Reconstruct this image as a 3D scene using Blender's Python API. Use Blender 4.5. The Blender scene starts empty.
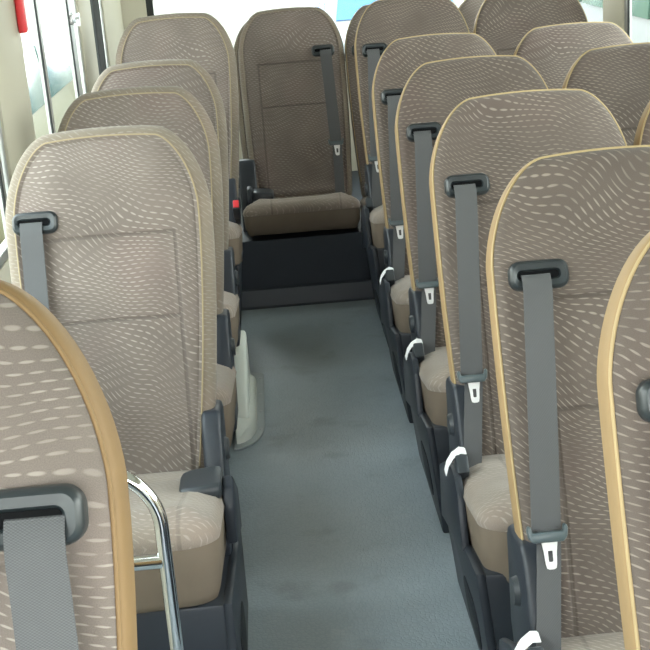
import bpy, bmesh, math, random
from mathutils import Vector, Matrix
random.seed(4)
SC = bpy.context.scene
C = SC.collection
PI = math.pi

# ------------------------------------------------------------------ helpers
def link(o, parent=None):
    C.objects.link(o)
    if parent is not None:
        o.parent = parent
    return o

def mesh_from(bm, name, mat, smooth=True, angle=35):
    me = bpy.data.meshes.new(name)
    bmesh.ops.recalc_face_normals(bm, faces=bm.faces[:])
    for f in bm.faces:
        f.smooth = smooth
    if smooth:
        a = math.radians(angle)
        for e in bm.edges:
            if len(e.link_faces) == 2 and e.calc_face_angle(0) > a:
                e.smooth = False
    bm.to_mesh(me); bm.free()
    me.materials.append(mat)
    return me

def obj(name, me, parent=None, loc=(0, 0, 0), mtx=None):
    o = bpy.data.objects.new(name, me)
    link(o, parent)
    if mtx is not None:
        o.matrix_local = mtx
    else:
        o.location = loc
    return o

def thing(name, label, cat, loc=(0, 0, 0), rz=0, group=None):
    o = bpy.data.objects.new(name, None)
    o.empty_display_size = .1
    link(o)
    o.location = loc; o.rotation_euler = (0, 0, rz)
    o['label'] = label; o['category'] = cat
    if group: o['group'] = group
    return o

def struct(name, bm, mat, smooth=False, parent=None):
    o = obj(name, mesh_from(bm, name, mat, smooth), parent)
    if parent is None:
        o['kind'] = 'structure'
    return o

def bm_box(bm, x0, x1, y0, y1, z0, z1, bev=0, seg=2):
    r = bmesh.ops.create_cube(bm, size=1)
    vs = r['verts']
    for v in vs:
        v.co = Vector(((x0 + x1) / 2 + v.co.x * (x1 - x0), (y0 + y1) / 2 + v.co.y * (y1 - y0), (z0 + z1) / 2 + v.co.z * (z1 - z0)))
    if bev > 0:
        es = set()
        for v in vs:
            es.update(v.link_edges)
        bmesh.ops.bevel(bm, geom=list(es), offset=bev, segments=seg, profile=.5, affect='EDGES')
    return bm

def box(*a, bev=0, seg=2):
    return bm_box(bmesh.new(), *a, bev=bev, seg=seg)

def rings(bm, rs, closed=True, cap0=False, cap1=False):
    """skin a list of vertex rings"""
    vr = [[bm.verts.new(p) for p in r] for r in rs]
    n = len(vr[0])
    for a, b in zip(vr, vr[1:]):
        for i in range(n if closed else n - 1):
            j = (i + 1) % n
            try: bm.faces.new((a[i], a[j], b[j], b[i]))
            except ValueError: pass
    if cap0: bm.faces.new(vr[0][::-1])
    if cap1: bm.faces.new(vr[-1])
    return vr

def tube(bm, pts, r, n=10, closed=False, caps=True):
    pts = [Vector(p) for p in pts]
    m = len(pts)
    rs = []
    up = None
    for i, p in enumerate(pts):
        if closed:
            t = (pts[(i + 1) % m] - pts[i - 1]).normalized()
        else:
            t = (pts[min(i + 1, m - 1)] - pts[max(i - 1, 0)]).normalized()
        if up is None:
            up = t.orthogonal().normalized()
        up = (up - t * up.dot(t)).normalized()
        s = t.cross(up)
        rs.append([p + (up * math.cos(2 * PI * k / n) + s * math.sin(2 * PI * k / n)) * r for k in range(n)])
    if closed:
        rs.append(rs[0])
        vr = [[bm.verts.new(p) for p in q] for q in rs[:-1]]
        vr.append(vr[0])
        for a, b in zip(vr, vr[1:]):
            for i in range(n):
                j = (i + 1) % n
                bm.faces.new((a[i], a[j], b[j], b[i]))
    else:
        rings(bm, rs, cap0=caps, cap1=caps)
    return bm

def arc(cx, cy, r, a0, a1, n):
    return [(cx + r * math.cos(math.radians(a0 + (a1 - a0) * i / n)), cy + r * math.sin(math.radians(a0 + (a1 - a0) * i / n))) for i in range(n + 1)]

def rrect(x0, x1, y0, y1, r, n=5):
    return (arc(x1 - r, y0 + r, r, -90, 0, n) + arc(x1 - r, y1 - r, r, 0, 90, n) +
            arc(x0 + r, y1 - r, r, 90, 180, n) + arc(x0 + r, y0 + r, r, 180, 270, n))

def prism(poly, axis, a0, a1, bev=0, seg=2, fn=None):
    """extrude a 2-D polygon along an axis; fn warps the points"""
    bm = bmesh.new()
    def P(u, v, w):
        p = {'x': (w, u, v), 'y': (u, w, v), 'z': (u, v, w)}[axis]
        return fn(*p) if fn else p
    v0 = [bm.verts.new(P(u, v, a0)) for u, v in poly]
    v1 = [bm.verts.new(P(u, v, a1)) for u, v in poly]
    n = len(poly)
    for i in range(n):
        bm.faces.new((v0[i], v0[(i + 1) % n], v1[(i + 1) % n], v1[i]))
    bm.faces.new(v0[::-1]); bm.faces.new(v1)
    if bev:
        bmesh.ops.recalc_face_normals(bm, faces=bm.faces[:])
        es = [e for e in bm.edges if len(e.link_faces) == 2 and e.calc_face_angle(0) > .5]
        bmesh.ops.bevel(bm, geom=es, offset=bev, segments=seg, profile=.5, affect='EDGES', clamp_overlap=True)
    return bm

# ------------------------------------------------------------------ materials
def srgb(r, g, b):
    f = lambda c: (c / 255 / 12.92) if c / 255 <= .04045 else ((c / 255 + .055) / 1.055) ** 2.4
    return (f(r), f(g), f(b), 1)

class NT:
    def __init__(s, name):
        s.m = bpy.data.materials.new(name); s.m.use_nodes = True
        s.t = s.m.node_tree; s.b = s.t.nodes['Principled BSDF']
    def n(s, typ, **kw):
        o = s.t.nodes.new(typ)
        for k, v in kw.items(): setattr(o, k, v)
        return o
    def l(s, a, b): s.t.links.new(a, b)
    def put(s, sock, v):
        if hasattr(v, 'is_output') or isinstance(v, bpy.types.NodeSocket): s.l(v, sock)
        else: sock.default_value = v
    def math(s, op, a, b=0.0, c=0.0, clamp=False):
        o = s.n('ShaderNodeMath', operation=op, use_clamp=clamp)
        s.put(o.inputs[0], a); s.put(o.inputs[1], b)
        if op in ('SMOOTH_MIN', 'SMOOTH_MAX', 'MULTIPLY_ADD', 'COMPARE', 'WRAP'): s.put(o.inputs[2], c)
        return o.outputs[0]
    def step(s, v, a, b):
        o = s.n('ShaderNodeMapRange', interpolation_type='SMOOTHSTEP')
        s.put(o.inputs['Value'], v); s.put(o.inputs['From Min'], a); s.put(o.inputs['From Max'], b)
        return o.outputs['Result']
    def mix(s, f, a, b, mode='MIX'):
        o = s.n('ShaderNodeMix', data_type='RGBA', blend_type=mode)
        s.put(o.inputs[0], f); s.put(o.inputs[6], a); s.put(o.inputs[7], b)
        return o.outputs[2]
    def noise(s, vec, scale, detail=2, rough=.5):
        o = s.n('ShaderNodeTexNoise')
        s.l(vec, o.inputs['Vector']); o.inputs['Scale'].default_value = scale
        o.inputs['Detail'].default_value = detail; o.inputs['Roughness'].default_value = rough
        return o.outputs['Fac']
    def bump(s, h, strength, dist):
        o = s.n('ShaderNodeBump'); s.put(o.inputs['Height'], h)
        o.inputs['Strength'].default_value = strength; o.inputs['Distance'].default_value = dist
        s.l(o.outputs[0], s.b.inputs['Normal'])
    def set(s, col=None, rough=None, metal=None, spec=None):
        if col is not None: s.put(s.b.inputs['Base Color'], col)
        if rough is not None: s.put(s.b.inputs['Roughness'], rough)
        if metal is not None: s.b.inputs['Metallic'].default_value = metal
        if spec is not None: s.b.inputs['Specular IOR Level'].default_value = spec
        return s

def plain(name, col, rough=.5, metal=0, spec=.5, var=.12, nscale=30, bump=0, bscale=400):
    t = NT(name); co = t.n('ShaderNodeTexCoord').outputs['Object']
    nz = t.noise(co, nscale, 4)
    c = tuple(col)
    lo = tuple(x * (1 - var) for x in c[:3]) + (1,); hi = tuple(min(1, x * (1 + var)) for x in c[:3]) + (1,)
    t.set(t.mix(nz, lo, hi), rough, metal, spec)
    if bump: t.bump(t.noise(co, bscale, 2), bump, .001)
    return t.m

def fabric(name, base, dash, seams, strength=1.0):
    """woven moquette: rows of short light dashes running along wavy contours"""
    t = NT(name)
    tc = t.n('ShaderNodeTexCoord').outputs['Object']
    sep = t.n('ShaderNodeSeparateXYZ'); t.l(tc, sep.inputs[0])
    X, Y = sep.outputs[0], sep.outputs[1]
    rnd = t.n('ShaderNodeObjectInfo').outputs['Random']
    off = t.n('ShaderNodeCombineXYZ'); t.l(t.math('MULTIPLY', rnd, 37.0), off.inputs[0]); t.l(t.math('MULTIPLY', rnd, 11.0), off.inputs[1])
    fl = t.n('ShaderNodeCombineXYZ'); t.l(X, fl.inputs[0]); t.l(Y, fl.inputs[1])
    add = t.n('ShaderNodeVectorMath', operation='ADD'); t.l(fl.outputs[0], add.inputs[0]); t.l(off.outputs[0], add.inputs[1])
    P = add.outputs[0]
    w1 = t.math('SUBTRACT', t.noise(P, 4.5, 1, .4), .5)
    w2 = t.math('SUBTRACT', t.noise(P, 13.0, 0, .4), .5)
    v = t.math('ADD', Y, t.math('MULTIPLY', X, .45))
    v = t.math('ADD', v, t.math('MULTIPLY', w1, .17))
    v = t.math('ADD', v, t.math('MULTIPLY', w2, .012))
    vr = t.math('DIVIDE', v, .0096)
    row = t.math('FLOOR', vr)
    fv = t.math('ABSOLUTE', t.math('SUBTRACT', t.math('FRACT', vr), .5))
    u = t.math('ADD', t.math('DIVIDE', t.math('ADD', X, t.math('MULTIPLY', w2, .03)), .0175), t.math('MULTIPLY', row, .43))
    fu = t.math('ABSOLUTE', t.math('SUBTRACT', t.math('FRACT', u), .5))
    e1 = t.math('DIVIDE', fv, .155); e2 = t.math('DIVIDE', fu, .46)
    da = t.step(t.math('ADD', t.math('MULTIPLY', e1, e1), t.math('MULTIPLY', e2, e2)), 1.0, .2)
    patch = t.step(t.noise(P, 11.0, 2, .5), .32, .62)
    da = t.math('MULTIPLY', da, t.math('MULTIPLY_ADD', patch, .55, .35))
    da = t.math('MULTIPLY', da, strength)
    fine = t.noise(P, 900.0, 1)
    tone = t.math('MULTIPLY_ADD', t.noise(P, 7.0, 3), .5, .75)
    bc = t.mix(fine, tuple(c * .8 for c in base[:3]) + (1,), tuple(c * 1.2 for c in base[:3]) + (1,))
    # slightly pinkish patches in the weave
    bc = t.mix(t.math('MULTIPLY', t.step(t.noise(P, 4.0, 1), .5, .7), .30), bc, (base[0] * 1.12, base[1] * .94, base[2] * .98, 1))
    col = t.mix(da, bc, dash)
    vm = t.n('ShaderNodeMix', data_type='RGBA', blend_type='MULTIPLY'); vm.inputs[0].default_value = 1
    t.l(col, vm.inputs[6])
    cc = t.n('ShaderNodeCombineColor')
    for k in range(3): t.l(tone, cc.inputs[k])
    t.l(cc.outputs[0], vm.inputs[7]); col = vm.outputs[2]
    h = t.math('ADD', t.math('MULTIPLY', da, .35), t.math('MULTIPLY', fine, .3))
    if seams:
        ax = t.math('ABSOLUTE', X)
        if seams == 'back':
            inx = t.step(ax, .146, .140)
            s = t.math('MULTIPLY', t.step(t.math('ABSOLUTE', t.math('SUBTRACT', Y, .527)), .006, .0015), inx)
            s = t.math('MAXIMUM', s, t.math('MULTIPLY', t.step(t.math('ABSOLUTE', t.math('SUBTRACT', Y, .349)), .006, .0015), inx))
            vs = t.math('MULTIPLY', t.step(t.math('ABSOLUTE', t.math('SUBTRACT', ax, .141)), .006, .0015), t.step(Y, .532, .527))
            s = t.math('MAXIMUM', s, vs)
        else:
            s = t.math('MULTIPLY', t.step(t.math('ABSOLUTE', t.math('SUBTRACT', ax, .135)), .006, .0015), .7)
        col = t.mix(t.math('MULTIPLY', s, .45), col, (base[0] * .45, base[1] * .45, base[2] * .45, 1))
        h = t.math('SUBTRACT', h, t.math('MULTIPLY', s, 2.5))
    t.set(col, .9, 0, .15)
    t.b.inputs['Sheen Weight'].default_value = .15
    t.b.inputs['Sheen Roughness'].default_value = .5
    t.bump(h, .5, .0015)
    return t.m

M = {}
BASE = srgb(113, 104, 98); DASH = srgb(156, 148, 140)
M['back'] = fabric('moquette_backrest', BASE, DASH, 'back')
M['back_shaded'] = fabric('moquette_backrest_shaded', srgb(97, 88, 82), srgb(142, 132, 123), 'back')  # same moquette, with the shade on the right-hand seats put into its colour
M['cush'] = fabric('moquette_cushion', srgb(142, 131, 121), srgb(186, 176, 166), 'cushion', .6)
M['bandf'] = fabric('moquette_side', srgb(120, 111, 99), DASH, None, .55)
M['tan'] = plain('tan_leatherette', srgb(152, 127, 92), .6, 0, .3, .06, 20, .15, 700)
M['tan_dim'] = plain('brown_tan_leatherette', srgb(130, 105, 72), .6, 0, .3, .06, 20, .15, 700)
M['gold'] = plain('gold_piping', srgb(172, 152, 113), .55, 0, .3, .05)
M['dull_gold'] = plain('dull_gold_piping', srgb(150, 136, 108), .6, 0, .3, .05)
M['taupe_pipe'] = plain('taupe_piping', srgb(130, 119, 104), .7, 0, .3, .05)
M['skirt'] = plain('taupe_skirt_cloth', srgb(118, 106, 93), .8, 0, .2, .08, 25, .2, 800)
M['dark'] = plain('dark_plastic', srgb(43, 48, 56), .42, 0, .45, .10, 40, .12, 900)
M['darker'] = plain('dark_recess_plastic', srgb(28, 32, 38), .6, 0, .3)
M['char'] = plain('charcoal_plastic', srgb(50, 55, 60), .38, 0, .5, .06, 40, .08, 900)
M['bez'] = plain('belt_guide_plastic', srgb(42, 48, 51), .35, 0, .5, .06)
M['slot'] = plain('slot_black', srgb(10, 11, 13), .8, 0, .1)
M['tongue'] = plain('tongue_plastic', srgb(74, 86, 90), .35, 0, .5, .05)
M['metal'] = plain('pale_latch_metal', srgb(232, 233, 235), .35, .35, .5, .03)
M['tag'] = plain('white_tag_paper', srgb(236, 236, 238), .7, 0, .2, .03)
M['red'] = plain('red_button', srgb(225, 60, 66), .45, 0, .4, .05)
M['chrome'] = plain('chrome', (.86, .87, .88, 1), .07, 1, .5, .01)
M['steel'] = plain('brushed_steel', (.55, .57, .58, 1), .35, 1, .5, .05)
M['wall'] = plain('cream_panel', srgb(212, 208, 192), .6, 0, .3, .03, 6)
M['post'] = plain('cream_window_post', srgb(184, 180, 163), .55, 0, .3, .03, 6)
M['ceil'] = plain('ceiling_panel', srgb(225, 224, 218), .7, 0, .2, .02, 4)
M['frame'] = plain('aluminium_sash', srgb(170, 172, 170), .4, .5, .5, .05)
M['rubber'] = plain('window_rubber', srgb(62, 64, 64), .8, 0, .05)
M['step'] = plain('dark_step_vinyl', srgb(36, 44, 54), .45, 0, .4, .10, 12)
M['trim'] = plain('kick_strip', srgb(52, 58, 66), .35, 0, .5, .08, 20)
M['white'] = plain('white_moulded_plastic', srgb(226, 230, 222), .4, 0, .4, .03, 8)
M['flange'] = plain('grey_flange_plastic', srgb(168, 176, 178), .35, 0, .5, .06, 30)

def belt_mat():
    t = NT('belt_webbing'); tc = t.n('ShaderNodeTexCoord').outputs['Object']
    sep = t.n('ShaderNodeSeparateXYZ'); t.l(tc, sep.inputs[0])
    a = t.math('SINE', t.math('MULTIPLY', sep.outputs[0], 2 * PI / .0035))
    b = t.math('SINE', t.math('MULTIPLY', sep.outputs[1], 2 * PI / .0022))
    h = t.math('MULTIPLY_ADD', t.math('MULTIPLY', a, b), .5, .5)
    t.set(t.mix(h, srgb(67, 68, 70), srgb(91, 92, 94)), .6, 0, .3); t.bump(h, .3, .0008)
    t.b.inputs['Sheen Weight'].default_value = .1
    return t.m
M['belt'] = belt_mat()

def floor_mat():
    t = NT('grey_blue_vinyl_floor'); co = t.n('ShaderNodeTexCoord').outputs['Object']
    vo = t.n('ShaderNodeTexVoronoi', feature='DISTANCE_TO_EDGE'); t.l(co, vo.inputs['Vector'])
    vo.inputs['Scale'].default_value = 95; vo.inputs['Randomness'].default_value = .7
    hx = t.step(vo.outputs['Distance'], .04, .16)
    big = t.noise(co, 2.3, 5, .6); mid = t.noise(co, 9, 5, .65)
    c = t.mix(big, srgb(136, 149, 157), srgb(170, 181, 188))
    c = t.mix(t.math('MULTIPLY', t.step(mid, .56, .74), .35), c, srgb(182, 190, 192))
    c = t.mix(t.math('MULTIPLY', t.step(t.noise(co, 6, 3), .56, .72), .30), c, srgb(92, 94, 92))
    c = t.mix(t.math('MULTIPLY', t.math('SUBTRACT', 1.0, hx), .10), c, srgb(96, 106, 112))
    t.set(c, t.math('MULTIPLY_ADD', mid, .25, .28), 0, .45)
    t.bump(t.math('MULTIPLY_ADD', hx, .6, t.math('MULTIPLY', mid, .5)), .35, .002)
    return t.m
M['floor'] = floor_mat()

def glass_mat():
    t = NT('window_glass')
    t.b.inputs['Base Color'].default_value = (.93, .97, .95, 1)
    t.b.inputs['Roughness'].default_value = 0
    tr = t.n('ShaderNodeBsdfTransparent'); tr.inputs[0].default_value = (.93, .96, .93, 1)
    gl = t.n('ShaderNodeBsdfGlossy'); gl.inputs['Roughness'].default_value = .02
    mx = t.n('ShaderNodeMixShader'); mx.inputs[0].default_value = .04; t.l(tr.outputs[0], mx.inputs[1]); t.l(gl.outputs[0], mx.inputs[2])
    t.l(mx.outputs[0], t.t.nodes['Material Output'].inputs['Surface'])
    return t.m
M['glass'] = glass_mat()

# ------------------------------------------------------------------ the seat
RT = math.radians(20.5)
HINGE_Z = .36; HINGE_Y = -.196
def back_matrix(dz):
    ey = Vector((0, math.sin(RT), math.cos(RT)))          # up the backrest
    ez = Vector((0, -math.cos(RT), math.sin(RT)))         # out of the front face
    ex = Vector((1, 0, 0))
    m = Matrix((ex, ey, ez)).transposed().to_4x4()
    m.translation = Vector((0, HINGE_Y, HINGE_Z + dz))
    return m

def outline(wb, p):
    half = []
    TOPH = .768; W = .22; hb = -.05
    for i in range(5): half.append(((wb - .035) * i / 4, hb))
    half += [(x, y) for x, y in arc(wb - .035, hb + .035, .035, -90, 0, 5)][1:]
    for i in range(1, 15):
        k = i / 14
        half.append((wb + (W - wb) * (1 - (1 - k) ** p), hb + .035 + (.55 - hb - .035) * k))
    a, b, e = .105, .185, 1.75
    for i in range(1, 19):
        th = PI / 2 * i / 18
        half.append((W - a + a * math.cos(th) ** (2 / e), TOPH - .006 - b + b * math.sin(th) ** (2 / e)))
    x1 = W - a
    for i in range(1, 6):
        k = i / 6
        half.append((x1 * (1 - k), TOPH - .006 + .006 * (1 - (1 - k) ** 2)))
    half.append((0, TOPH))
    return half + [(-x, y) for x, y in half[-2:0:-1]]
OUTS = {'R': outline(.203, 2.2), 'L': outline(.172, 1.6)}
def normals2(poly):
    n = len(poly); r = []
    for i in range(n):
        ax, ay = poly[i - 1]; bx, by = poly[(i + 1) % n]
        tx, ty = bx - ax, by - ay
        L = math.hypot(tx, ty) or 1
        r.append((ty / L, -tx / L))
    return r
ONRS = {k: normals2(v) for k, v in OUTS.items()}
def off_ring(d, n, v='R'):
    return [Vector((x - nx * d, y - ny * d, n)) for (x, y), (nx, ny) in zip(OUTS[v], ONRS[v])]
def sstep(a, b, x):
    k = max(0, min(1, (x - a) / (b - a))); return k * k * (3 - 2 * k)
def front_n(x, y, k):
    n = .020 + .016 * (1 - k ** 2)
    inner = sstep(.150, .128, abs(x)) * sstep(.56, .50, y)
    n -= .011 * inner
    n += .006 * math.exp(-((y - .44) / .07) ** 2) * inner + .006 * math.exp(-((y - .19) / .12) ** 2) * inner
    n += .006 * math.exp(-((y - .64) / .09) ** 2) * sstep(.2, .1, abs(x))
    return n
def back_surf(x, y):                                       # approx front depth for things lying on the back
    return front_n(x, y, .6)

MESH = {}
def cached(key, fn):
    if key not in MESH: MESH[key] = fn()
    return MESH[key]

def mk_back(d0, v):
    bm = bmesh.new()
    prof = [(d0, .020 * min(1, d0 / .02) - .006), (d0 + .002, .004 + .020 * min(1, d0 / .02) - .006), (d0 + .008, .014), (d0 + .018, .019)]
    rs = [off_ring(d, n, v) for d, n in prof]
    base = rs[-1]; c = Vector((0, .37, 0))
    K = 22
    for i in range(1, K):
        k = 1 - i / K
        ring = []
        for p in base:
            x = p.x * k; y = c.y + (p.y - c.y) * k
            w = sstep(0, .12, 1 - k)
            ring.append(Vector((x, y, .019 * (1 - w) + front_n(x, y, k) * w)))
        rs.append(ring)
    vr = rings(bm, rs)
    cv = bm.verts.new((0, c.y, front_n(0, c.y, 0)))
    L = vr[-1]
    for i in range(len(L)): bm.faces.new((L[i], L[(i + 1) % len(L)], cv))
    return bm
def mk_band(d0, v):
    bm = bmesh.new()
    n0 = .020 * min(1, d0 / .02) - .006
    prof = [(.03, -.072), (.012, -.068), (.003, -.058), (0, -.045), (0, -.02)]
    for k in (.25, .5, .75, 1):
        a = k * PI / 2
        prof.append((d0 * (1 - math.cos(a)), -.02 + (n0 + .02) * math.sin(a)))
    rs = [off_ring(d, n, v) for d, n in prof]
    rings(bm, rs, cap0=True)
    return bm
def mk_pipe(d0, v):
    n0 = .020 * min(1, d0 / .02) - .004
    pts = [p for p in off_ring(d0, n0, v)]
    i0 = min(i for i in range(len(pts) // 2) if pts[i].y > .02)          # runs up one side, over the top and down the other
    pts = pts[i0:len(pts) - i0 + 1]
    bm = bmesh.new(); tube(bm, pts, .0023 if d0 < .015 else .0022, 6)
    return bm

def cushion_outline(xl, xr, y0=-.615, R=.075):
    y1 = -.150
    p = arc(xr - .02, y1 - .02, .02, 0, 90, 4) + arc(xl + .02, y1 - .02, .02, 90, 180, 4)
    m = 8
    p += [(xl, y1 - .02 + (y0 + R - (y1 - .02)) * i / m) for i in range(1, m)]
    p += arc(xl + R, y0 + R, R, 180, 270, 8)
    p += [(xl + R + (xr - xl - 2 * R) * i / m, y0 - .012 * math.sin(PI * i / m)) for i in range(1, m)]
    p += arc(xr - R, y0 + R, R, 270, 360, 8)
    p += [(xr, y0 + R + (y1 - .02 - y0 - R) * i / m) for i in range(1, m)]
    return p
def ctop(y): return .366 + (-.15 - y) / .465 * .088
def mk_cushion(xl, xr, y0, R):
    o = cushion_outline(xl, xr, y0, R); nn = normals2(o)
    bm = bmesh.new()
    def ring(d, dz):
        return [Vector((x - nx * d, y - ny * d, ctop(y) + dz)) for (x, y), (nx, ny) in zip(o, nn)]
    rs = [ring(.001, -.040), ring(-.002, -.028), ring(.003, -.014), ring(.013, -.003), ring(.028, .003)]
    base = rs[-1]; cx, cy = (xl + xr) / 2, (y0 - .15) / 2
    K = 10
    for i in range(1, K):
        k = 1 - i / K
        r = []
        for p in base:
            x = cx + (p.x - cx) * k; y = cy + (p.y - cy) * k
            bol = .008 * sstep(.10, .16, abs(x - cx))
            r.append(Vector((x, y, ctop(y) + .003 + .012 * (1 - k * k) * .6 + bol * sstep(1, .85, k) + .012 * math.exp(-((y - y0 - .075) / .07) ** 2) * sstep(1, .8, k))))
        rs.append(r)
    vr = rings(bm, rs); L = vr[-1]
    cv = bm.verts.new((cx, cy, ctop(cy) + .010))
    for i in range(len(L)): bm.faces.new((L[i], L[(i + 1) % len(L)], cv))
    return bm
def mk_skirt(xl, xr, y0, R, sd):
    o = cushion_outline(xl, xr, y0, R); nn = normals2(o)
    def ring(d, dz):
        return [Vector((x - nx * d, y - ny * d, ctop(y) + dz)) for (x, y), (nx, ny) in zip(o, nn)]
    bm = bmesh.new()
    rings(bm, [ring(.030, -sd), ring(.016, -sd + .007), ring(.010, -sd + .025), ring(.004, -.09), ring(.001, -.045), ring(.004, -.034), ring(.02, -.03)], cap0=True, cap1=True)
    return bm

def mk_base(xl, xr, dz, tp):
    def fn(x, y, z):
        k = max(0, .28 + dz - z)
        return (x + (tp * k / .28 if x < 0 else -tp * k / .28), y, z)
    poly = [(-.585, 0), (-.14, 0), (-.14, .19 + dz), (-.2, .21 + dz), (-.597, .288 + dz)]
    return prism(poly, 'x', xl + .006, xr - .006, bev=.010, fn=fn)
def mk_panel(sx, xe, dz, tp):
    """dark side panel of the pedestal, aisle side"""
    def fn(x, y, z):
        k = max(0, .28 + dz - z)
        return (x - sx * tp * k / .28, y, z)
    poly = [(-.592, .0), (-.11, .0), (-.09, .16 + dz), (-.10, .215 + dz), (-.2, .212 + dz), (-.6, .292 + dz)]
    x0, x1 = xe - sx * .016, xe + sx * .003
    return prism(poly, 'x', min(x0, x1), max(x0, x1), bev=.006, fn=fn)
def mk_shell(sx, xe, dz):
    """dark shell over the rear of the cushion's aisle side"""
    poly = [(-.11, .17), (-.11, .30), (-.20, .345), (-.30, .378), (-.35, .376), (-.385, .352), (-.425, .245)]
    x0, x1 = xe - sx * .014, xe + sx * .003
    return prism([(y, z + dz) for y, z in poly], 'x', min(x0, x1), max(x0, x1), bev=.006)
def mk_recess(sx, xe, dz, tp):
    def fn(x, y, z):
        k = max(0, .28 + dz - z)
        return (x - sx * tp * k / .28, y, z)
    poly = rrect(-.50, -.32, .045, .155, .05, 6)
    x0, x1 = xe - sx * .005, xe + sx * .0055
    return prism(poly, 'x', min(x0, x1), max(x0, x1), bev=.0015, fn=fn)
def mk_cover(sx, xe, w, dz):
    """tall hinge cover beside the foot of the backrest"""
    poly = [(-.30, .225), (-.12, .205), (-.055, .30), (-.045, .43)] + [(-.085 + .045 * math.cos(a), .455 + .035 * math.sin(a)) for a in (0.2, .7, 1.2, 1.7)] + [(-.165, .50), (-.195, .475), (-.225, .40), (-.29, .30)]
    x0, x1 = xe, xe - sx * w
    bm = prism([(y, z + dz) for y, z in poly], 'x', min(x0, x1), max(x0, x1), bev=.011, seg=3)
    return bm
def mk_hinge(sx, xe, w, dz):
    """round boss on the hinge cover, seen at its front edge"""
    bm = bmesh.new()
    bmesh.ops.create_cone(bm, cap_ends=True, segments=24, radius1=.026, radius2=.022, depth=.010)
    bmesh.ops.rotate(bm, verts=bm.verts, matrix=Matrix.Rotation(sx * PI / 2, 3, 'Y'))
    bmesh.ops.translate(bm, verts=bm.verts, vec=(xe + sx * .004, -.135, .40 + dz))
    return bm
def mk_pad(sx, xe, dz):
    dz += .014
    """short padded lever folded across the cushion corner"""
    a, b = xe - sx * .004, xe - sx * .088
    def sec(x, s, zc, yc):
        return [Vector((x, yc + y * s, zc + z * s)) for y, z in rrect(-.052, .052, -.018, .019, .013, 4)]
    bm = bmesh.new()
    st = [(0, .72), (.06, .93), (.2, 1), (.5, 1.02), (.8, 1.0), (.94, .92), (1, .70)]
    rings(bm, [sec(a + (b - a) * k, s, (.402 + dz - .010 * k), -.340) for k, s in st], cap0=True, cap1=True)
    return bm
def mk_post(sx, xe, dz):
    return prism([(-.385, .30 + dz), (-.20, .24 + dz), (-.20, .34 + dz), (-.29, .40 + dz), (-.33, .425 + dz), (-.365, .415 + dz), (-.385, .38 + dz)], 'x', min(xe, xe + sx * .022), max(xe, xe + sx * .022), bev=.007)

GH = (.89 - HINGE_Z) / math.cos(RT)                        # guide height along the back
TH = (.50 - HINGE_Z) / math.cos(RT)                        # tongue height
def mk_guide(gx):
    outer = rrect(gx - .0475, gx + .0475, GH - .0235, GH + .0235, .017, 6)
    inner = rrect(gx - .034, gx + .031, GH - .006, GH + .006, .0055, 6)
    bm = bmesh.new()
    z = .031
    def r(poly, zz): return [Vector((x, y, zz)) for x, y in poly]
    def sh(poly, d):
        nn = normals2(poly); return [(x - nx * d, y - ny * d) for (x, y), (nx, ny) in zip(poly, nn)]
    rings(bm, [r(outer, .012), r(outer, z + .003), r(sh(outer, .002), z + .009), r(sh(outer, .006), z + .012),
               r(sh(inner, -.003), z + .0105), r(inner, z + .006), r(inner, z - .002)])
    return bm
def mk_slot(gx):
    return prism(rrect(gx - .034, gx + .031, GH - .006, GH + .006, .0055, 6), 'z', .020, .0385)
def ribbon(bm, pts, w, t=.0022):
    """flat webbing through (x, h, n) points"""
    rs = []
    for i, p in enumerate(pts):
        a = Vector(pts[max(i - 1, 0)]); b = Vector(pts[min(i + 1, len(pts) - 1)])
        d = (b - a).normalized(); side = Vector((1, 0, 0)); side = (side - d * side.dot(d)).normalized()
        nn = side.cross(d).normalized(); p = Vector(p)
        rs.append([p - side * w / 2 - nn * t / 2, p + side * w / 2 - nn * t / 2, p + side * w / 2 + nn * t / 2, p - side * w / 2 + nn * t / 2])
    rings(bm, rs, cap0=True, cap1=True)
def mk_belt(gx, tx, lx, TH):
    ox = .010 if gx > 0 else -.007
    bm = bmesh.new(); pts = [(gx + ox, GH + .003, .028), (gx + ox, GH - .001, .041), (gx + ox, GH - .012, .0465), (gx + ox, GH - .03, .047)]
    for i in range(1, 11):
        k = i / 10
        h = GH - .03 + (TH - GH + .03) * k; x = gx + ox + (tx - gx - ox) * k
        pts.append((x, h, max(back_surf(x, h) + .014, .040) + .004 * math.sin(PI * k)))
    ribbon(bm, pts, .0465)
    # lower run from the tongue down to the anchor behind the hinge cover
    p2 = [(tx + .004, TH + .006, .046)]
    for i in range(1, 9):
        k = i / 8
        p2.append((tx + .004 + (lx - tx - .004) * k, TH - (TH + .05) * k, .046 + .028 * k))
    ribbon(bm, p2, .038)
    return bm
def mk_holder(tx, TH):
    bm = bmesh.new(); z = .052
    pr = [(-.032, .010), (-.030, .016), (-.026, .015), (-.0245, .005), (.0245, .005), (.026, .015), (.030, .016), (.032, .010), (.030, -.004), (.024, -.011), (-.024, -.011), (-.030, -.004)]
    b2 = prism([(tx + x, TH + y) for x, y in pr], 'z', z - .006, z + .009, bev=.003)
    bm.free(); return b2
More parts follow.
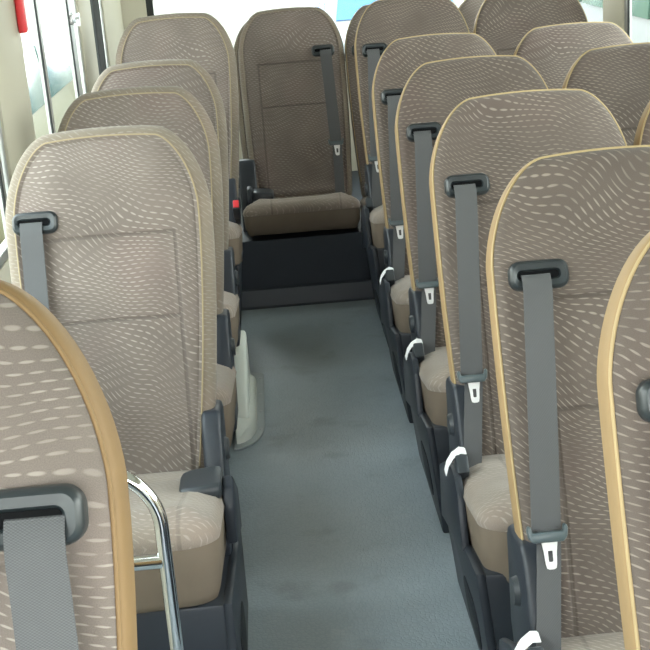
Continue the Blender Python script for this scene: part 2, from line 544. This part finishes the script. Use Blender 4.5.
def mk_plate(tx, TH):
    bm = bmesh.new(); z = .0535
    outer = [(-.0165, -.010), (.0165, -.010), (.0145, -.030), (.0125, -.052), (.0105, -.059), (.005, -.061), (-.005, -.061), (-.0105, -.059), (-.0125, -.052), (-.0145, -.030)]
    inner = [(-.0055, -.028), (.0055, -.028), (.0055, -.034), (.0053, -.044), (.0048, -.047), (.003, -.048), (-.003, -.048), (-.0048, -.047), (-.0053, -.044), (-.0055, -.034)]
    def r(p, zz): return [Vector((tx + .002 + x * (.78 if y > -.02 else .70), TH + y * .88, zz)) for x, y in p]
    rs = [r(outer, z - .0015), r(outer, z + .0015), r(inner, z + .0015), r(inner, z - .0015)]
    rs.append(rs[0])
    vr = [[bm.verts.new(p) for p in q] for q in rs[:-1]]; vr.append(vr[0]); n = len(outer)
    for a, b in zip(vr, vr[1:]):
        for i in range(n): bm.faces.new((a[i], a[(i + 1) % n], b[(i + 1) % n], b[i]))
    return bm
def mk_buckle(bx, dz):
    bm = bmesh.new()
    bm_box(bm, bx - .013, bx + .013, -.021, .021, -.065, .0, bev=.005)
    bm_box(bm, bx - .010, bx + .010, -.004, .004, -.12, -.06, bev=.002)
    bmesh.ops.rotate(bm, verts=bm.verts, matrix=Matrix.Rotation(.75, 3, 'X'))
    bmesh.ops.translate(bm, verts=bm.verts, vec=(0, -.330, .395 + dz))
    return bm
def mk_button(bx, dz):
    bm = bmesh.new()
    bm_box(bm, bx - .010, bx + .010, -.015, .015, -.004, .003, bev=.002)
    bmesh.ops.rotate(bm, verts=bm.verts, matrix=Matrix.Rotation(.75, 3, 'X'))
    bmesh.ops.translate(bm, verts=bm.verts, vec=(0, -.330, .395 + dz))
    return bm
def mk_tag(bx, sx, dz):
    bm = bmesh.new()
    pts = [(-.210, -.264, .390), (-.224, -.272, .396), (-.240, -.283, .391), (-.252, -.292, .378), (-.258, -.296, .360)]
    rs = []
    for i, (x, y, z) in enumerate(pts):
        w = .013
        rs.append([Vector((x, y - w, z + dz)), Vector((x, y + w, z + dz + .004)), Vector((x + .001, y + w, z + .005 + dz)), Vector((x + .001, y - w, z + .001 + dz))])
    rings(bm, rs, cap0=True, cap1=True)
    return bm

def seat(x, y, label, dz=0, belt=-1, aisle=-1, d0=.004, band='tan', pipe='gold', ov=0, pad=False, full=True,
         tag=False, red=False, cover_w=.042, cushion=True, pedestal=True, buckle=True, cdz=0, bov=0, y0=-.615, th=.008, pgx=0, shell=False, pdz=0, hxo=0, sd=.170, tp=.03, bxo=0, bz=0, group=None):
    """x centre, y of the belt guide row; aisle = side of the hinge cover; belt = side of the belt guide"""
    v = 'L' if x < -.2 else 'R'
    t = thing('bus_seat', label, 'bus seat', (x, y, 0), 0, group)
    bmx = back_matrix(dz)
    k = round(dz, 3)
    def part(name, key, fn, mat, parent=t, mtx=None, **kw):
        me = cached(key + (mat,), lambda: mesh_from(fn(), name, M[mat], **kw))
        return obj(name, me, parent, mtx=mtx)
    B = part('backrest', ('back', d0, v), lambda: mk_back(d0, v), 'back' if x < .2 or y > 5.2 else 'back_shaded', mtx=bmx, angle=60)
    part('side_band', ('band', d0, v), lambda: mk_band(d0, v), band, mtx=bmx, angle=60)
    part('piping', ('pipe', d0, v), lambda: mk_pipe(d0, v), pipe, mtx=bmx, angle=80)
    xl, xr = -.213, .213
    if aisle < 0: xl -= ov
    else: xr += ov
    zt = Matrix.Translation((0, 0, dz + cdz))
    R = .075 if y0 < -.6 else .03
    if cushion:
        part('seat_cushion', ('cush', xl, xr, y0, R), lambda: mk_cushion(xl, xr, y0, R), 'cush', mtx=zt, angle=70)
        part('cushion_skirt', ('skirt', xl, xr, y0, R, sd), lambda: mk_skirt(xl, xr, y0, R, sd), 'skirt', mtx=zt, angle=60)
    if aisle < 0: xl -= bov
    else: xr += bov
    xe = xl if aisle < 0 else xr
    if pedestal:
        part('pedestal', ('base', xl, xr, k, tp), lambda: mk_base(xl, xr, dz, tp), 'dark')
        p = part('side_panel', ('panel', aisle, xe, k, tp), lambda: mk_panel(aisle, xe, dz, tp), 'dark')
        if shell: part('side_shell', ('shell', aisle, xe, k), lambda: mk_shell(aisle, xe, dz), 'dark')
        part('panel_recess', ('recess', aisle, xe, k, tp), lambda: mk_recess(aisle, xe, dz, tp), 'darker', parent=p)
    hx = aisle * (.217 + hxo)
    cv = part('hinge_cover', ('cover', aisle, cover_w, k, hxo), lambda: mk_cover(aisle, hx, cover_w, dz), 'dark')
    part('hinge_boss', ('boss', aisle, cover_w, k, hxo), lambda: mk_hinge(aisle, hx, cover_w, dz), 'char', parent=cv)
    if pad:
        a = part('armrest', ('pad', aisle, k, pdz), lambda: mk_pad(aisle, aisle * .209, dz + pdz), 'char')
        part('armrest_bracket', ('post', aisle, k), lambda: mk_post(aisle, aisle * .205, dz), 'dark', parent=a)
    if belt:
        gx = belt * (.148 + pgx); tx = belt * .178 if belt == aisle else belt * .150; lx = tx + belt * (.022 if belt == aisle else -.004)
        g = part('belt_guide', ('guide', gx), lambda: mk_guide(gx), 'bez', mtx=bmx)
        part('guide_slot', ('slot', gx), lambda: mk_slot(gx), 'slot', parent=g)
        s = part('seat_belt', ('belt', gx, tx, lx, th), lambda: mk_belt(gx, tx, lx, TH + th), 'belt', mtx=bmx)
        part('tongue_holder', ('hold', tx, th), lambda: mk_holder(tx, TH + th), 'tongue', parent=s)
        lp = part('latch_plate', ('plate', tx, th), lambda: mk_plate(tx, TH + th), 'metal', parent=s)
        lp['label'] = 'pale metal latch plate with a slot'
    if buckle:
        bx = aisle * (.226 + bxo)
        b = part('belt_buckle', ('buckle', bx, k, bz), lambda: mk_buckle(bx, dz + bz), 'char')
        if red:
            q = part('buckle_button', ('button', bx, k, bz), lambda: mk_button(bx, dz + bz), 'red', parent=b); q['label'] = 'red release button'
        if tag:
            q = part('paper_tag', ('tag', bx, k), lambda: mk_tag(bx, aisle, dz), 'tag', parent=b); q['label'] = 'white folded paper tag'
    return t

XL, XR, XW = -.3655, .5505, 1.000
PR, PL = .72, .68
GL = 'single seats along the left windows'
GR = 'aisle seats of the right column'
GW = 'window seats of the right column'
# left column
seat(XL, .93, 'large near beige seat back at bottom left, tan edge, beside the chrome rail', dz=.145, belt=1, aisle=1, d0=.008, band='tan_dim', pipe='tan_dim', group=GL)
seat(XL, 2.665, 'light taupe patterned seat directly behind the chrome rail with a folded dark armrest', aisle=1, belt=-1, d0=.026, band='bandf', pipe='dull_gold', buckle=False, hxo=-.012, ov=-.008, bov=.010, tp=0, pad=True, group=GL)
seat(XL, 3.345, 'patterned taupe seat next behind the one facing the chrome rail, beside white floor cover', aisle=1, belt=-1, d0=.026, band='bandf', pipe='dull_gold', buckle=False, hxo=-.010, bov=-.035, group=GL)
seat(XL, 4.025, 'third taupe seat behind the chrome rail in the left row', aisle=1, belt=-1, d0=.026, band='bandf', pipe='dull_gold', buckle=False, hxo=-.010, bov=-.035, group=GL)
seat(XL + .034, 4.70, 'rearmost, higher seat of the left row, red buckle beside its backrest', dz=.095, hxo=-.034, ov=-.024, bov=-.006, cdz=-.030, bxo=-.045, bz=.045, aisle=1, belt=-1, d0=.026, band='bandf', pipe='dull_gold', red=True, group=GL)
# right column, aisle side
rl = ['nearest right seat, cut by the frame at the right edge, only its tan edge showing',
      'large right aisle seat second from the front, long belt and white tag at bottom',
      'right aisle seat in the third row, white tag above its cushion',
      'right aisle seat in the fourth row, white tag beside its cushion',
      'right aisle seat in the fifth row, one ahead of the raised rear seat',
      'raised right aisle seat just ahead of the back bench, taller than those in front']
for i, lb in enumerate(rl):
    seat(XR, 1.245 + PR * i - (.02 if i == 5 else 0), lb, dz=(.065 if i == 0 else .08 if i == 5 else 0), ov=.020, bov=.012, shell=True, cdz=-.035, tag=i in (1, 2, 3, 4), group=GR)
# right column, window side
wl = {1: 'right window seat beside the second aisle seat', 2: 'right window seat barely showing at the right edge of the frame, third row',
      3: 'right window seat in the fourth row, cut by the right edge of the frame',
      4: 'right window seat in the fifth row, below the cream window post',
      5: 'raised right window seat at the top edge, beside the raised aisle seat'}
for i in (2, 3, 4, 5):
    seat(XW, 1.245 + PR * i - (.02 if i == 5 else 0), wl[i], dz=(.08 if i == 5 else 0), aisle=1, belt=1, buckle=False, cdz=-.035, group=GW)
# the back bench
GB = 'seats of the back bench'
seat(.103, 5.35, 'middle seat of the back bench facing the aisle, belt on its right shoulder', dz=.04, cdz=-.055, ov=.034, hxo=.04, pdz=-.026, sd=.125, aisle=-1, belt=1, pipe='taupe_pipe', band='bandf', d0=.02, pad=True, cover_w=.07, pedestal=False, buckle=False, y0=-.49, th=.028, pgx=-.018, group=GB)
seat(.546, 5.35, 'back bench seat right of the middle one, half hidden by the raised aisle seat', dz=.03, aisle=1, belt=-1, band='bandf', pedestal=False, buckle=False, y0=-.49, th=.028, cdz=-.055, sd=.125, group=GB)
seat(.988, 5.35, 'back bench seat near the right window, only its top showing between two raised seats', dz=.03, aisle=1, belt=-1, band='bandf', pedestal=False, buckle=False, y0=-.49, th=.028, cdz=-.055, sd=.125, group=GB)
seat(.067, 5.78, 'spare seat back showing as a sliver behind the left shoulder of the middle bench seat', dz=-.02, aisle=1, belt=0, band='bandf', d0=.02, pipe='taupe_pipe', cushion=False, pedestal=False, buckle=False, group=None)

# ------------------------------------------------------------------ things on the floor
def grab_rail():
    t = thing('grab_rail', 'chrome tube grab rail with a crossbar between the two nearest left seats', 'grab rail', (-.40, 1.86, 0))
    R = .0118; xr = .167; xl = -.20; zt = .665; cr = .105
    pts = [(xr, 0, 0.004)] + [(xr, 0, z) for z in (.1, .2, .3, .4, .5)] + [(x, 0, z) for x, z in arc(xr - cr, zt - cr, cr, 0, 90, 14)]
    pts += [(x, 0, z) for x, z in arc(xl + cr, zt - cr, cr, 90, 180, 14)] + [(xl, 0, z) for z in (.5, .4, .3, .2, .1, .004)]
    bm = bmesh.new(); tube(bm, pts, R, 16)
    obj('rail_tube', mesh_from(bm, 'rail_tube', M['chrome'], angle=50), t)
    bm = bmesh.new(); tube(bm, [(xl + .005, 0, .497), (0, 0, .497), (xr - .005, 0, .497)], .0125, 16)
    obj('crossbar', mesh_from(bm, 'crossbar', M['chrome'], angle=50), t)
    for x in (xl, xr):
        bm = bmesh.new(); bmesh.ops.create_cone(bm, cap_ends=True, segments=24, radius1=.034, radius2=.026, depth=.008)
        bmesh.ops.translate(bm, verts=bm.verts, vec=(x, 0, .004))
        obj('floor_flange', mesh_from(bm, 'floor_flange', M['chrome']), t)
grab_rail()

def floor_cover():
    t = thing('floor_cover', 'white moulded plastic cover with a screwed grey flange on the aisle floor at left', 'floor cover', (-.135, 3.78, 0))
    # flange
    pl = [(.033 - .085 + .085 * math.sin(a), -.17 - .16 * math.cos(a)) for a in [PI / 2 * i / 10 for i in range(11)]] + arc(.033 - .02, .31 - .02, .02, 0, 90, 4) + [(-.058, .33), (-.058, -.33)]
    fl = obj('flange', mesh_from(prism(pl, 'z', .001, .007, bev=.002), 'flange', M['flange']), t)
    for y in (-.20, -.05, .10, .25):
        bm = bmesh.new(); bmesh.ops.create_uvsphere(bm, u_segments=12, v_segments=6, radius=.006)
        bmesh.ops.scale(bm, verts=bm.verts, vec=(1, 1, .5)); bmesh.ops.translate(bm, verts=bm.verts, vec=(.021, y, .0075))
        obj('screw', mesh_from(bm, 'screw', M['steel']), fl)
    # low curved body
    def sec(y, k, xi, zt):
        return [Vector((-.050, y, .004)), Vector((.010 - xi, y, .004)), Vector((.010 - xi, y, zt * .55)), Vector((.006 - xi, y, zt * .85)), Vector((-.004 - xi * .6, y, zt)), Vector((-.050, y, zt * 1.15))]
    bm = bmesh.new()
    rings(bm, [sec(-.30, 0, .052, .03), sec(-.29, 0, .036, .042), sec(-.265, 0, .018, .048), sec(-.23, 0, .006, .05), sec(-.19, 0, 0, .05), sec(-.1, 0, 0, .05), sec(.1, 0, 0, .05), sec(.17, 0, .0, .05), sec(.20, 0, .012, .045), sec(.21, 0, .022, .03)], cap0=True, cap1=True)
    obj('cover_body', mesh_from(bm, 'cover_body', M['white'], angle=60), t)
    # upright fin rising to a point towards the rear
    prof = [(-.22, .004), (.245, .004), (.243, .10), (.232, .165), (.215, .197), (.19, .19), (.13, .165), (.03, .135), (-.10, .11), (-.18, .085), (-.215, .06)]
    o = obj('upright_fin', mesh_from(prism(prof, 'x', -.060, -.010, bev=.012, seg=3), 'upright_fin', M['white']), t)
floor_cover()

# ------------------------------------------------------------------ the setting
X0, X1, Y0, Y1, ZC = -.66, 1.29, -1.7, 6.15, 1.95
SILL, HEAD = .74, 1.62
struct('floor', box(X0 - .05, X1 + .05, Y0, Y1 + .05, -.06, 0), M['floor'])
struct('ceiling', box(X0 - .05, X1 + .05, Y0 - .05, Y1 + .05, ZC, ZC + .05), M['ceil'])
def wall_side(name, x0, x1):
    bm = bmesh.new()
    bm_box(bm, x0, x1, Y0, Y1, 0, SILL); bm_box(bm, x0, x1, Y0, Y1, HEAD, ZC)
    struct(name, bm, M['wall'])
wall_side('wall_left', X0 - .05, X0); wall_side('wall_right', X1, X1 + .05)
bm = bmesh.new(); bm_box(bm, X0, X1, Y1, Y1 + .05, 0, .80); bm_box(bm, X0, X1, Y1, Y1 + .05, HEAD, ZC)
bm_box(bm, X0 - .05, X0 + .12, Y1, Y1 + .05, .80, HEAD); bm_box(bm, X1 - .12, X1 + .05, Y1, Y1 + .05, .80, HEAD)
struct('wall_rear', bm, M['wall'])
bm = bmesh.new(); bm_box(bm, X0, X1, Y0 - .05, Y0, 0, .70); bm_box(bm, X0, X1, Y0 - .05, Y0, 1.80, ZC)
struct('wall_front', bm, M['wall'])
struct('trim_1', box(X0, X1, 4.885, Y1, 0, .270, bev=.006), M['step'])            # raised step under the back bench
struct('trim_2', prism([(4.885, 0), (4.885, .075), (4.877, .078), (4.868, .072), (4.866, .05), (4.862, .006), (4.85, 0)], 'x', X0, X1), M['trim'])
# posts and sashes
wn = [0]
def post(name, x, y0, y1, mat='post', t=.05, z0=SILL, z1=HEAD):
    xa, xb = (x - .018, x + .006) if x < 0 else (x - .006, x + .018)
    struct(name, box(xa, xb, y0, y1, z0 - .001, z1 + .001, bev=.008), M[mat], smooth=True)
LP = [(-1.7, -1.5), (.2, .45), (1.75, 2.0), (3.16, 3.55), (4.72, 5.06), (5.46, 6.15)]
for i, (a, b) in enumerate(LP): post('trim_%d' % (3 + i), X0, a, b)
RP = [(-1.7, -1.5), (.2, .45), (1.75, 2.0), (3.15, 3.4), (4.63, 4.90), (5.9, 6.15)]
for i, (a, b) in enumerate(RP): post('trim_%d' % (10 + i), X1, a, b)
def window(x, y0, y1, sashes, zs=SILL, ze=HEAD):
    wn[0] += 1
    xo = x - .008 if x < 0 else x + .008
    bm = bmesh.new()
    for a, b in ((y0, y0 + .02), (y1 - .02, y1)): bm_box(bm, xo - .006, xo + .006, a, b, zs, ze, bev=.003)
    bm_box(bm, xo - .006, xo + .006, y0, y1, zs, zs + .025, bev=.003); bm_box(bm, xo - .006, xo + .006, y0, y1, ze - .02, ze, bev=.003)
    o = struct('window_%d' % wn[0], bm, M['frame'])
    p = struct('window_pane', box(xo - .002, xo + .002, y0 + .01, y1 - .01, zs + .01, ze - .01), M['glass'], parent=o)
    for (a, b) in sashes:
        bm = bmesh.new()
        bm_box(bm, xo - .006, xo + .007, a, a + (b - a) * .36, zs + .01, ze - .01, bev=.003)
        bm_box(bm, xo - .006, xo + .004, a + (b - a) * .36, b, zs + .01, ze - .01, bev=.002)
        s = struct('window_sash', bm, M['frame'], parent=o)
        bm = box(xo + (.004 if x < 0 else -.009), xo + (.009 if x < 0 else -.004), a - .012, a + .004, zs + .01, ze - .01, bev=.002)
        struct('sash_rubber', bm, M['rubber'], parent=s)
    return o
w = window(X0, -1.5, .2, []); window(X0, .45, 1.75, []); window(X0, 2.0, 3.16, [(3.06, 3.11)])
w4 = window(X0, 3.54, 4.72, [(3.875, 3.945), (4.50, 4.62)])
window(X0, 5.06, 5.46, [])
struct('trim_17', box(X0 - .014, X0 + .002, 5.17, 5.35, SILL, HEAD, bev=.004), M['rubber'])
window(X1, -1.5, .2, []); window(X1, .45, 1.75, []); window(X1, 2.0, 3.15, []); window(X1, 3.4, 4.63, [(4.575, 4.62)]); window(X1, 4.90, 5.9, [(5.45, 5.5)])
# rear window
def rear_window():
    wn[0] += 1
    bm = bmesh.new(); y = Y1 + .025
    x0, x1, z0, z1 = X0 + .12, X1 - .12, .80, HEAD
    o_ = rrect(x0, x1, z0, z1, .08, 6); i_ = rrect(x0 + .03, x1 - .03, z0 + .03, z1 - .03, .06, 6)
    rs = [[Vector((a, y - .02, b)) for a, b in o_], [Vector((a, y - .02, b)) for a, b in i_], [Vector((a, y + .02, b)) for a, b in i_], [Vector((a, y + .02, b)) for a, b in o_]]
    rings(bm, rs)
    o = struct('window_%d' % wn[0], bm, M['rubber'])
    struct('window_pane', box(x0 + .02, x1 - .02, y - .002, y + .002, z0 + .02, z1 - .02), M['glass'], parent=o)
rear_window()
# latch on the sash, hammer on the post
t = thing('window_latch', 'small metal latch on the vertical sash bar of the left window', 'window latch', (X0 - .012, 4.55, 1.19))
obj('latch_body', mesh_from(box(-.004, .02, -.03, .05, -.016, .016, bev=.005), 'latch_body', M['steel']), t)
bm = bmesh.new(); tube(bm, [(.012, .05, 0), (.022, .075, .0), (.024, .085, .014), (.024, .085, -.028)], .006, 8)
obj('latch_lever', mesh_from(bm, 'latch_lever', M['steel']), t)
t = thing('emergency_hammer', 'red emergency hammer hanging on the left window post at the top corner', 'emergency hammer', (X0 + .017, 3.528, 1.285))
bm = bmesh.new(); rings(bm, [[Vector((x * s, y * s, z)) for x, y in rrect(-.011, .011, -.022, .022, .009, 4)] for z, s in ((-.055, .75), (-.05, .95), (-.03, 1), (.10, .95), (.14, .9))], cap0=True, cap1=True)
obj('handle', mesh_from(bm, 'handle', M['red']), t)
bm = bmesh.new(); bm_box(bm, -.014, .014, -.055, .055, .14, .17, bev=.006)
bmesh.ops.create_cone(bm, cap_ends=True, segments=12, radius1=.010, radius2=.002, depth=.02, matrix=Matrix.Translation((0, .063, .155)) @ Matrix.Rotation(-PI / 2, 4, 'X'))
obj('hammer_head', mesh_from(bm, 'hammer_head', M['steel']), t)

# ------------------------------------------------------------------ outdoors
GZ = -.75
bm = box(-40, 40, -30, 60, GZ - .1, GZ)
o = struct('ground', bm, plain('pale_concrete', srgb(112, 111, 100), .8, 0, .2, .18, .6))
M['carglass_teal'] = plain('teal_car_glass', srgb(52, 78, 76), .25, 0, .6, .05)
M['carglass_sky'] = plain('sky_reflection_car_glass', srgb(52, 100, 150), .25, 0, .6, .08, 2)  # blue sky reflection painted in as the glass colour
M['carglass_green'] = plain('green_bus_glass', srgb(66, 92, 80), .25, 0, .6, .12, 2)
M['tyre'] = plain('tyre_rubber', srgb(35, 35, 36), .8, 0, .2)
M['cream_paint'] = plain('cream_paint', srgb(104, 101, 80), .4, 0, .5, .04, 1)
M['white_paint'] = plain('white_paint', srgb(122, 124, 124), .4, 0, .5, .02, 1)
def vehicle(name, label, cat, loc, rz, prof, W, wins, ends, paint, glass, wheels, wr):
    """body profile (y, z) extruded over the width; windows on both flanks, screens on the ends"""
    t = thing(name, label, cat, loc, rz)
    zm = max(z for _, z in prof); zmid = zm * .5
    def fn(x, y, z):
        k = max(0, (z - zmid) / (zm - zmid)); return (x * (1 - .13 * k * k), y, z)
    obj('body', mesh_from(prism(prof, 'x', -W / 2, W / 2, bev=.07, seg=3, fn=fn), 'body', M[paint]), t)
    for poly in wins:
        for s in (-1, 1):
            zz = sum(z for _, z in poly) / len(poly)
            def f2(x, y, z):
                k = max(0, (z - zmid) / (zm - zmid)); return (s * (W / 2 * (1 - .13 * k * k) + x), y, z)
            obj('side_window', mesh_from(prism(poly, 'x', -.03, .006, bev=.004, fn=f2), 'side_window', M[glass]), t)
    for (ya, za, yb, zb, ww) in ends:
        bm = bmesh.new(); d = Vector((0, yb - ya, zb - za)).normalized(); nn = Vector((0, d.z, -d.y))
        if nn.y * (ya) < 0: nn = -nn
        P = [Vector((-ww / 2, ya, za)), Vector((ww / 2, ya, za)), Vector((ww / 2 * .88, yb, zb)), Vector((-ww / 2 * .88, yb, zb))]
        rings(bm, [[p - nn * .03 for p in P], [p + nn * .008 for p in P]], cap0=True, cap1=True)
        obj('windscreen', mesh_from(bm, 'windscreen', M[glass], False), t)
    for y in wheels:
        for s in (-1, 1):
            bm = bmesh.new(); bmesh.ops.create_cone(bm, cap_ends=True, segments=28, radius1=wr, radius2=wr, depth=.2, matrix=Matrix.Translation((s * (W / 2 - .09), y, wr)) @ Matrix.Rotation(PI / 2, 4, 'Y'))
            q = obj('wheel', mesh_from(bm, 'wheel', M['tyre']), t)
            bm = bmesh.new(); bmesh.ops.create_cone(bm, cap_ends=True, segments=24, radius1=wr * .62, radius2=wr * .5, depth=.03, matrix=Matrix.Translation((s * (W / 2 + .012), y, wr)) @ Matrix.Rotation(s * PI / 2, 4, 'Y'))
            obj('hub_cap', mesh_from(bm, 'hub_cap', M['steel']), q)
    return t
car = [(-2.1, .28), (2.1, .28), (2.18, .5), (2.12, .88), (1.75, .98), (1.05, 1.42), (.5, 1.5), (-.5, 1.5), (-1.0, 1.42), (-1.35, .98), (-2.1, .82), (-2.18, .5)]
vehicle('car', 'white car with a blue reflecting windscreen seen through the rear window', 'car', (1.59, 16.95, GZ), 0, car, 1.75,
        [[(-1.15, 1.0), (-.05, 1.0), (-.05, 1.4), (-.85, 1.38)], [(.02, 1.0), (1.5, 1.0), (1.0, 1.36), (.02, 1.4)]],
        [(-1.36, 1.0, -1.02, 1.40, 1.45), (1.72, 1.0, 1.10, 1.38, 1.4)], 'white_paint', 'carglass_sky', (-1.3, 1.3), .32)
vehicle('car', 'cream car with teal windows seen through the left side window', 'car', (-2.62, 10.4, GZ), 0, car, 1.75,
        [[(-1.15, .98), (-.05, .98), (-.05, 1.4), (-.85, 1.38)], [(.02, .98), (1.5, .98), (1.0, 1.36), (.02, 1.4)]],
        [(-1.36, 1.0, -1.02, 1.40, 1.45), (1.72, 1.0, 1.10, 1.38, 1.4)], 'cream_paint', 'carglass_teal', (-1.3, 1.3), .32)
busp = [(-3.6, .35), (3.6, .35), (3.7, .8), (3.65, 2.4), (3.5, 2.6), (-3.4, 2.6), (-3.6, 2.4), (-3.75, 1.0), (-3.75, .6)]
vehicle('minibus', 'white minibus with greenish windows seen through the right side window', 'minibus', (3.95, 11.0, GZ), 0, busp, 2.0,
        [[(-3.3 + i * 1.1, 1.27), (-2.35 + i * 1.1, 1.27), (-2.35 + i * 1.1, 2.2), (-3.3 + i * 1.1, 2.2)] for i in range(6)],
        [(-3.72, 1.27, -3.62, 2.3, 1.7), (3.68, 1.27, 3.66, 2.3, 1.6)], 'white_paint', 'carglass_green', (-2.4, 2.3), .4)

# ------------------------------------------------------------------ light
W = bpy.data.worlds.new('sky'); SC.world = W; W.use_nodes = True
nt = W.node_tree; bg = nt.nodes['Background']
tcn = nt.nodes.new('ShaderNodeTexCoord'); sp = nt.nodes.new('ShaderNodeSeparateXYZ'); nt.links.new(tcn.outputs['Generated'], sp.inputs[0])
mr = nt.nodes.new('ShaderNodeMapRange'); nt.links.new(sp.outputs[2], mr.inputs[0]); mr.inputs[1].default_value = -.1; mr.inputs[2].default_value = .8
rmp = nt.nodes.new('ShaderNodeMix'); rmp.data_type = 'RGBA'; nt.links.new(mr.outputs[0], rmp.inputs[0])
rmp.inputs[6].default_value = (1, .99, .96, 1); rmp.inputs[7].default_value = (.80, .90, 1, 1)
nt.links.new(rmp.outputs[2], bg.inputs[0]); bg.inputs[1].default_value = 5.4

def sky_sun(name, az, el, e, ang, col=(1, 1, 1)):
    # az: compass direction the light comes from, 0 = from the rear (+y), 90 = from the right (+x)
    l = bpy.data.lights.new(name, 'SUN'); l.energy = e; l.angle = math.radians(ang); l.color = col
    o = bpy.data.objects.new(name, l); link(o)
    a, b = math.radians(az), math.radians(el)
    d = Vector((math.sin(a) * math.cos(b), math.cos(a) * math.cos(b), math.sin(b)))
    o.rotation_euler = d.to_track_quat('Z', 'Y').to_euler(); o.location = d * 8
sky_sun('bright_sky_right', 100, 14, 3.0, 60, (1, .99, .975))
sky_sun('bright_sky_left', -100, 14, 1.5, 60, (1, .99, .975))
sky_sun('bright_sky_front', 190, 12, 1.5, 50, (1, .99, .975))
sky_sun('bright_sky_rear', 0, 14, 1.2, 50)

# ------------------------------------------------------------------ camera
cam = bpy.data.cameras.new('camera'); co = bpy.data.objects.new('camera', cam); link(co)
f, th, ps, ro = 1272.83, .3113, -.029, .0774
cam.sensor_fit = 'HORIZONTAL'; cam.sensor_width = 36; cam.lens = 36 * f / 650
cam.clip_start = .05; cam.clip_end = 200
co.location = (0, 0, 1.4719)
# camera right / up / back axes
c, s = math.cos(ps), math.sin(ps)
right = Vector((c, s, 0)); fwd0 = Vector((-s, c, 0)); upv = Vector((0, 0, 1))
ct, st = math.cos(th), math.sin(th)
fwd = fwd0 * ct - upv * st; up = fwd0 * st + upv * ct
cr, sr = math.cos(ro), math.sin(ro)
r2 = right * cr + up * sr * 1.0
# image x = cr*u + sr*v with v pointing down -> rotate the axes accordingly
r2 = right * cr - up * sr
u2 = right * sr + up * cr
m = Matrix((r2, u2, -fwd)).transposed().to_4x4(); m.translation = co.location
co.matrix_world = m
SC.camera = co
SC.view_settings.view_transform = 'Standard'
SC.view_settings.look = 'None'
SC.view_settings.exposure = .58
SC.cycles.max_bounces = 8
SC.cycles.use_denoising = True
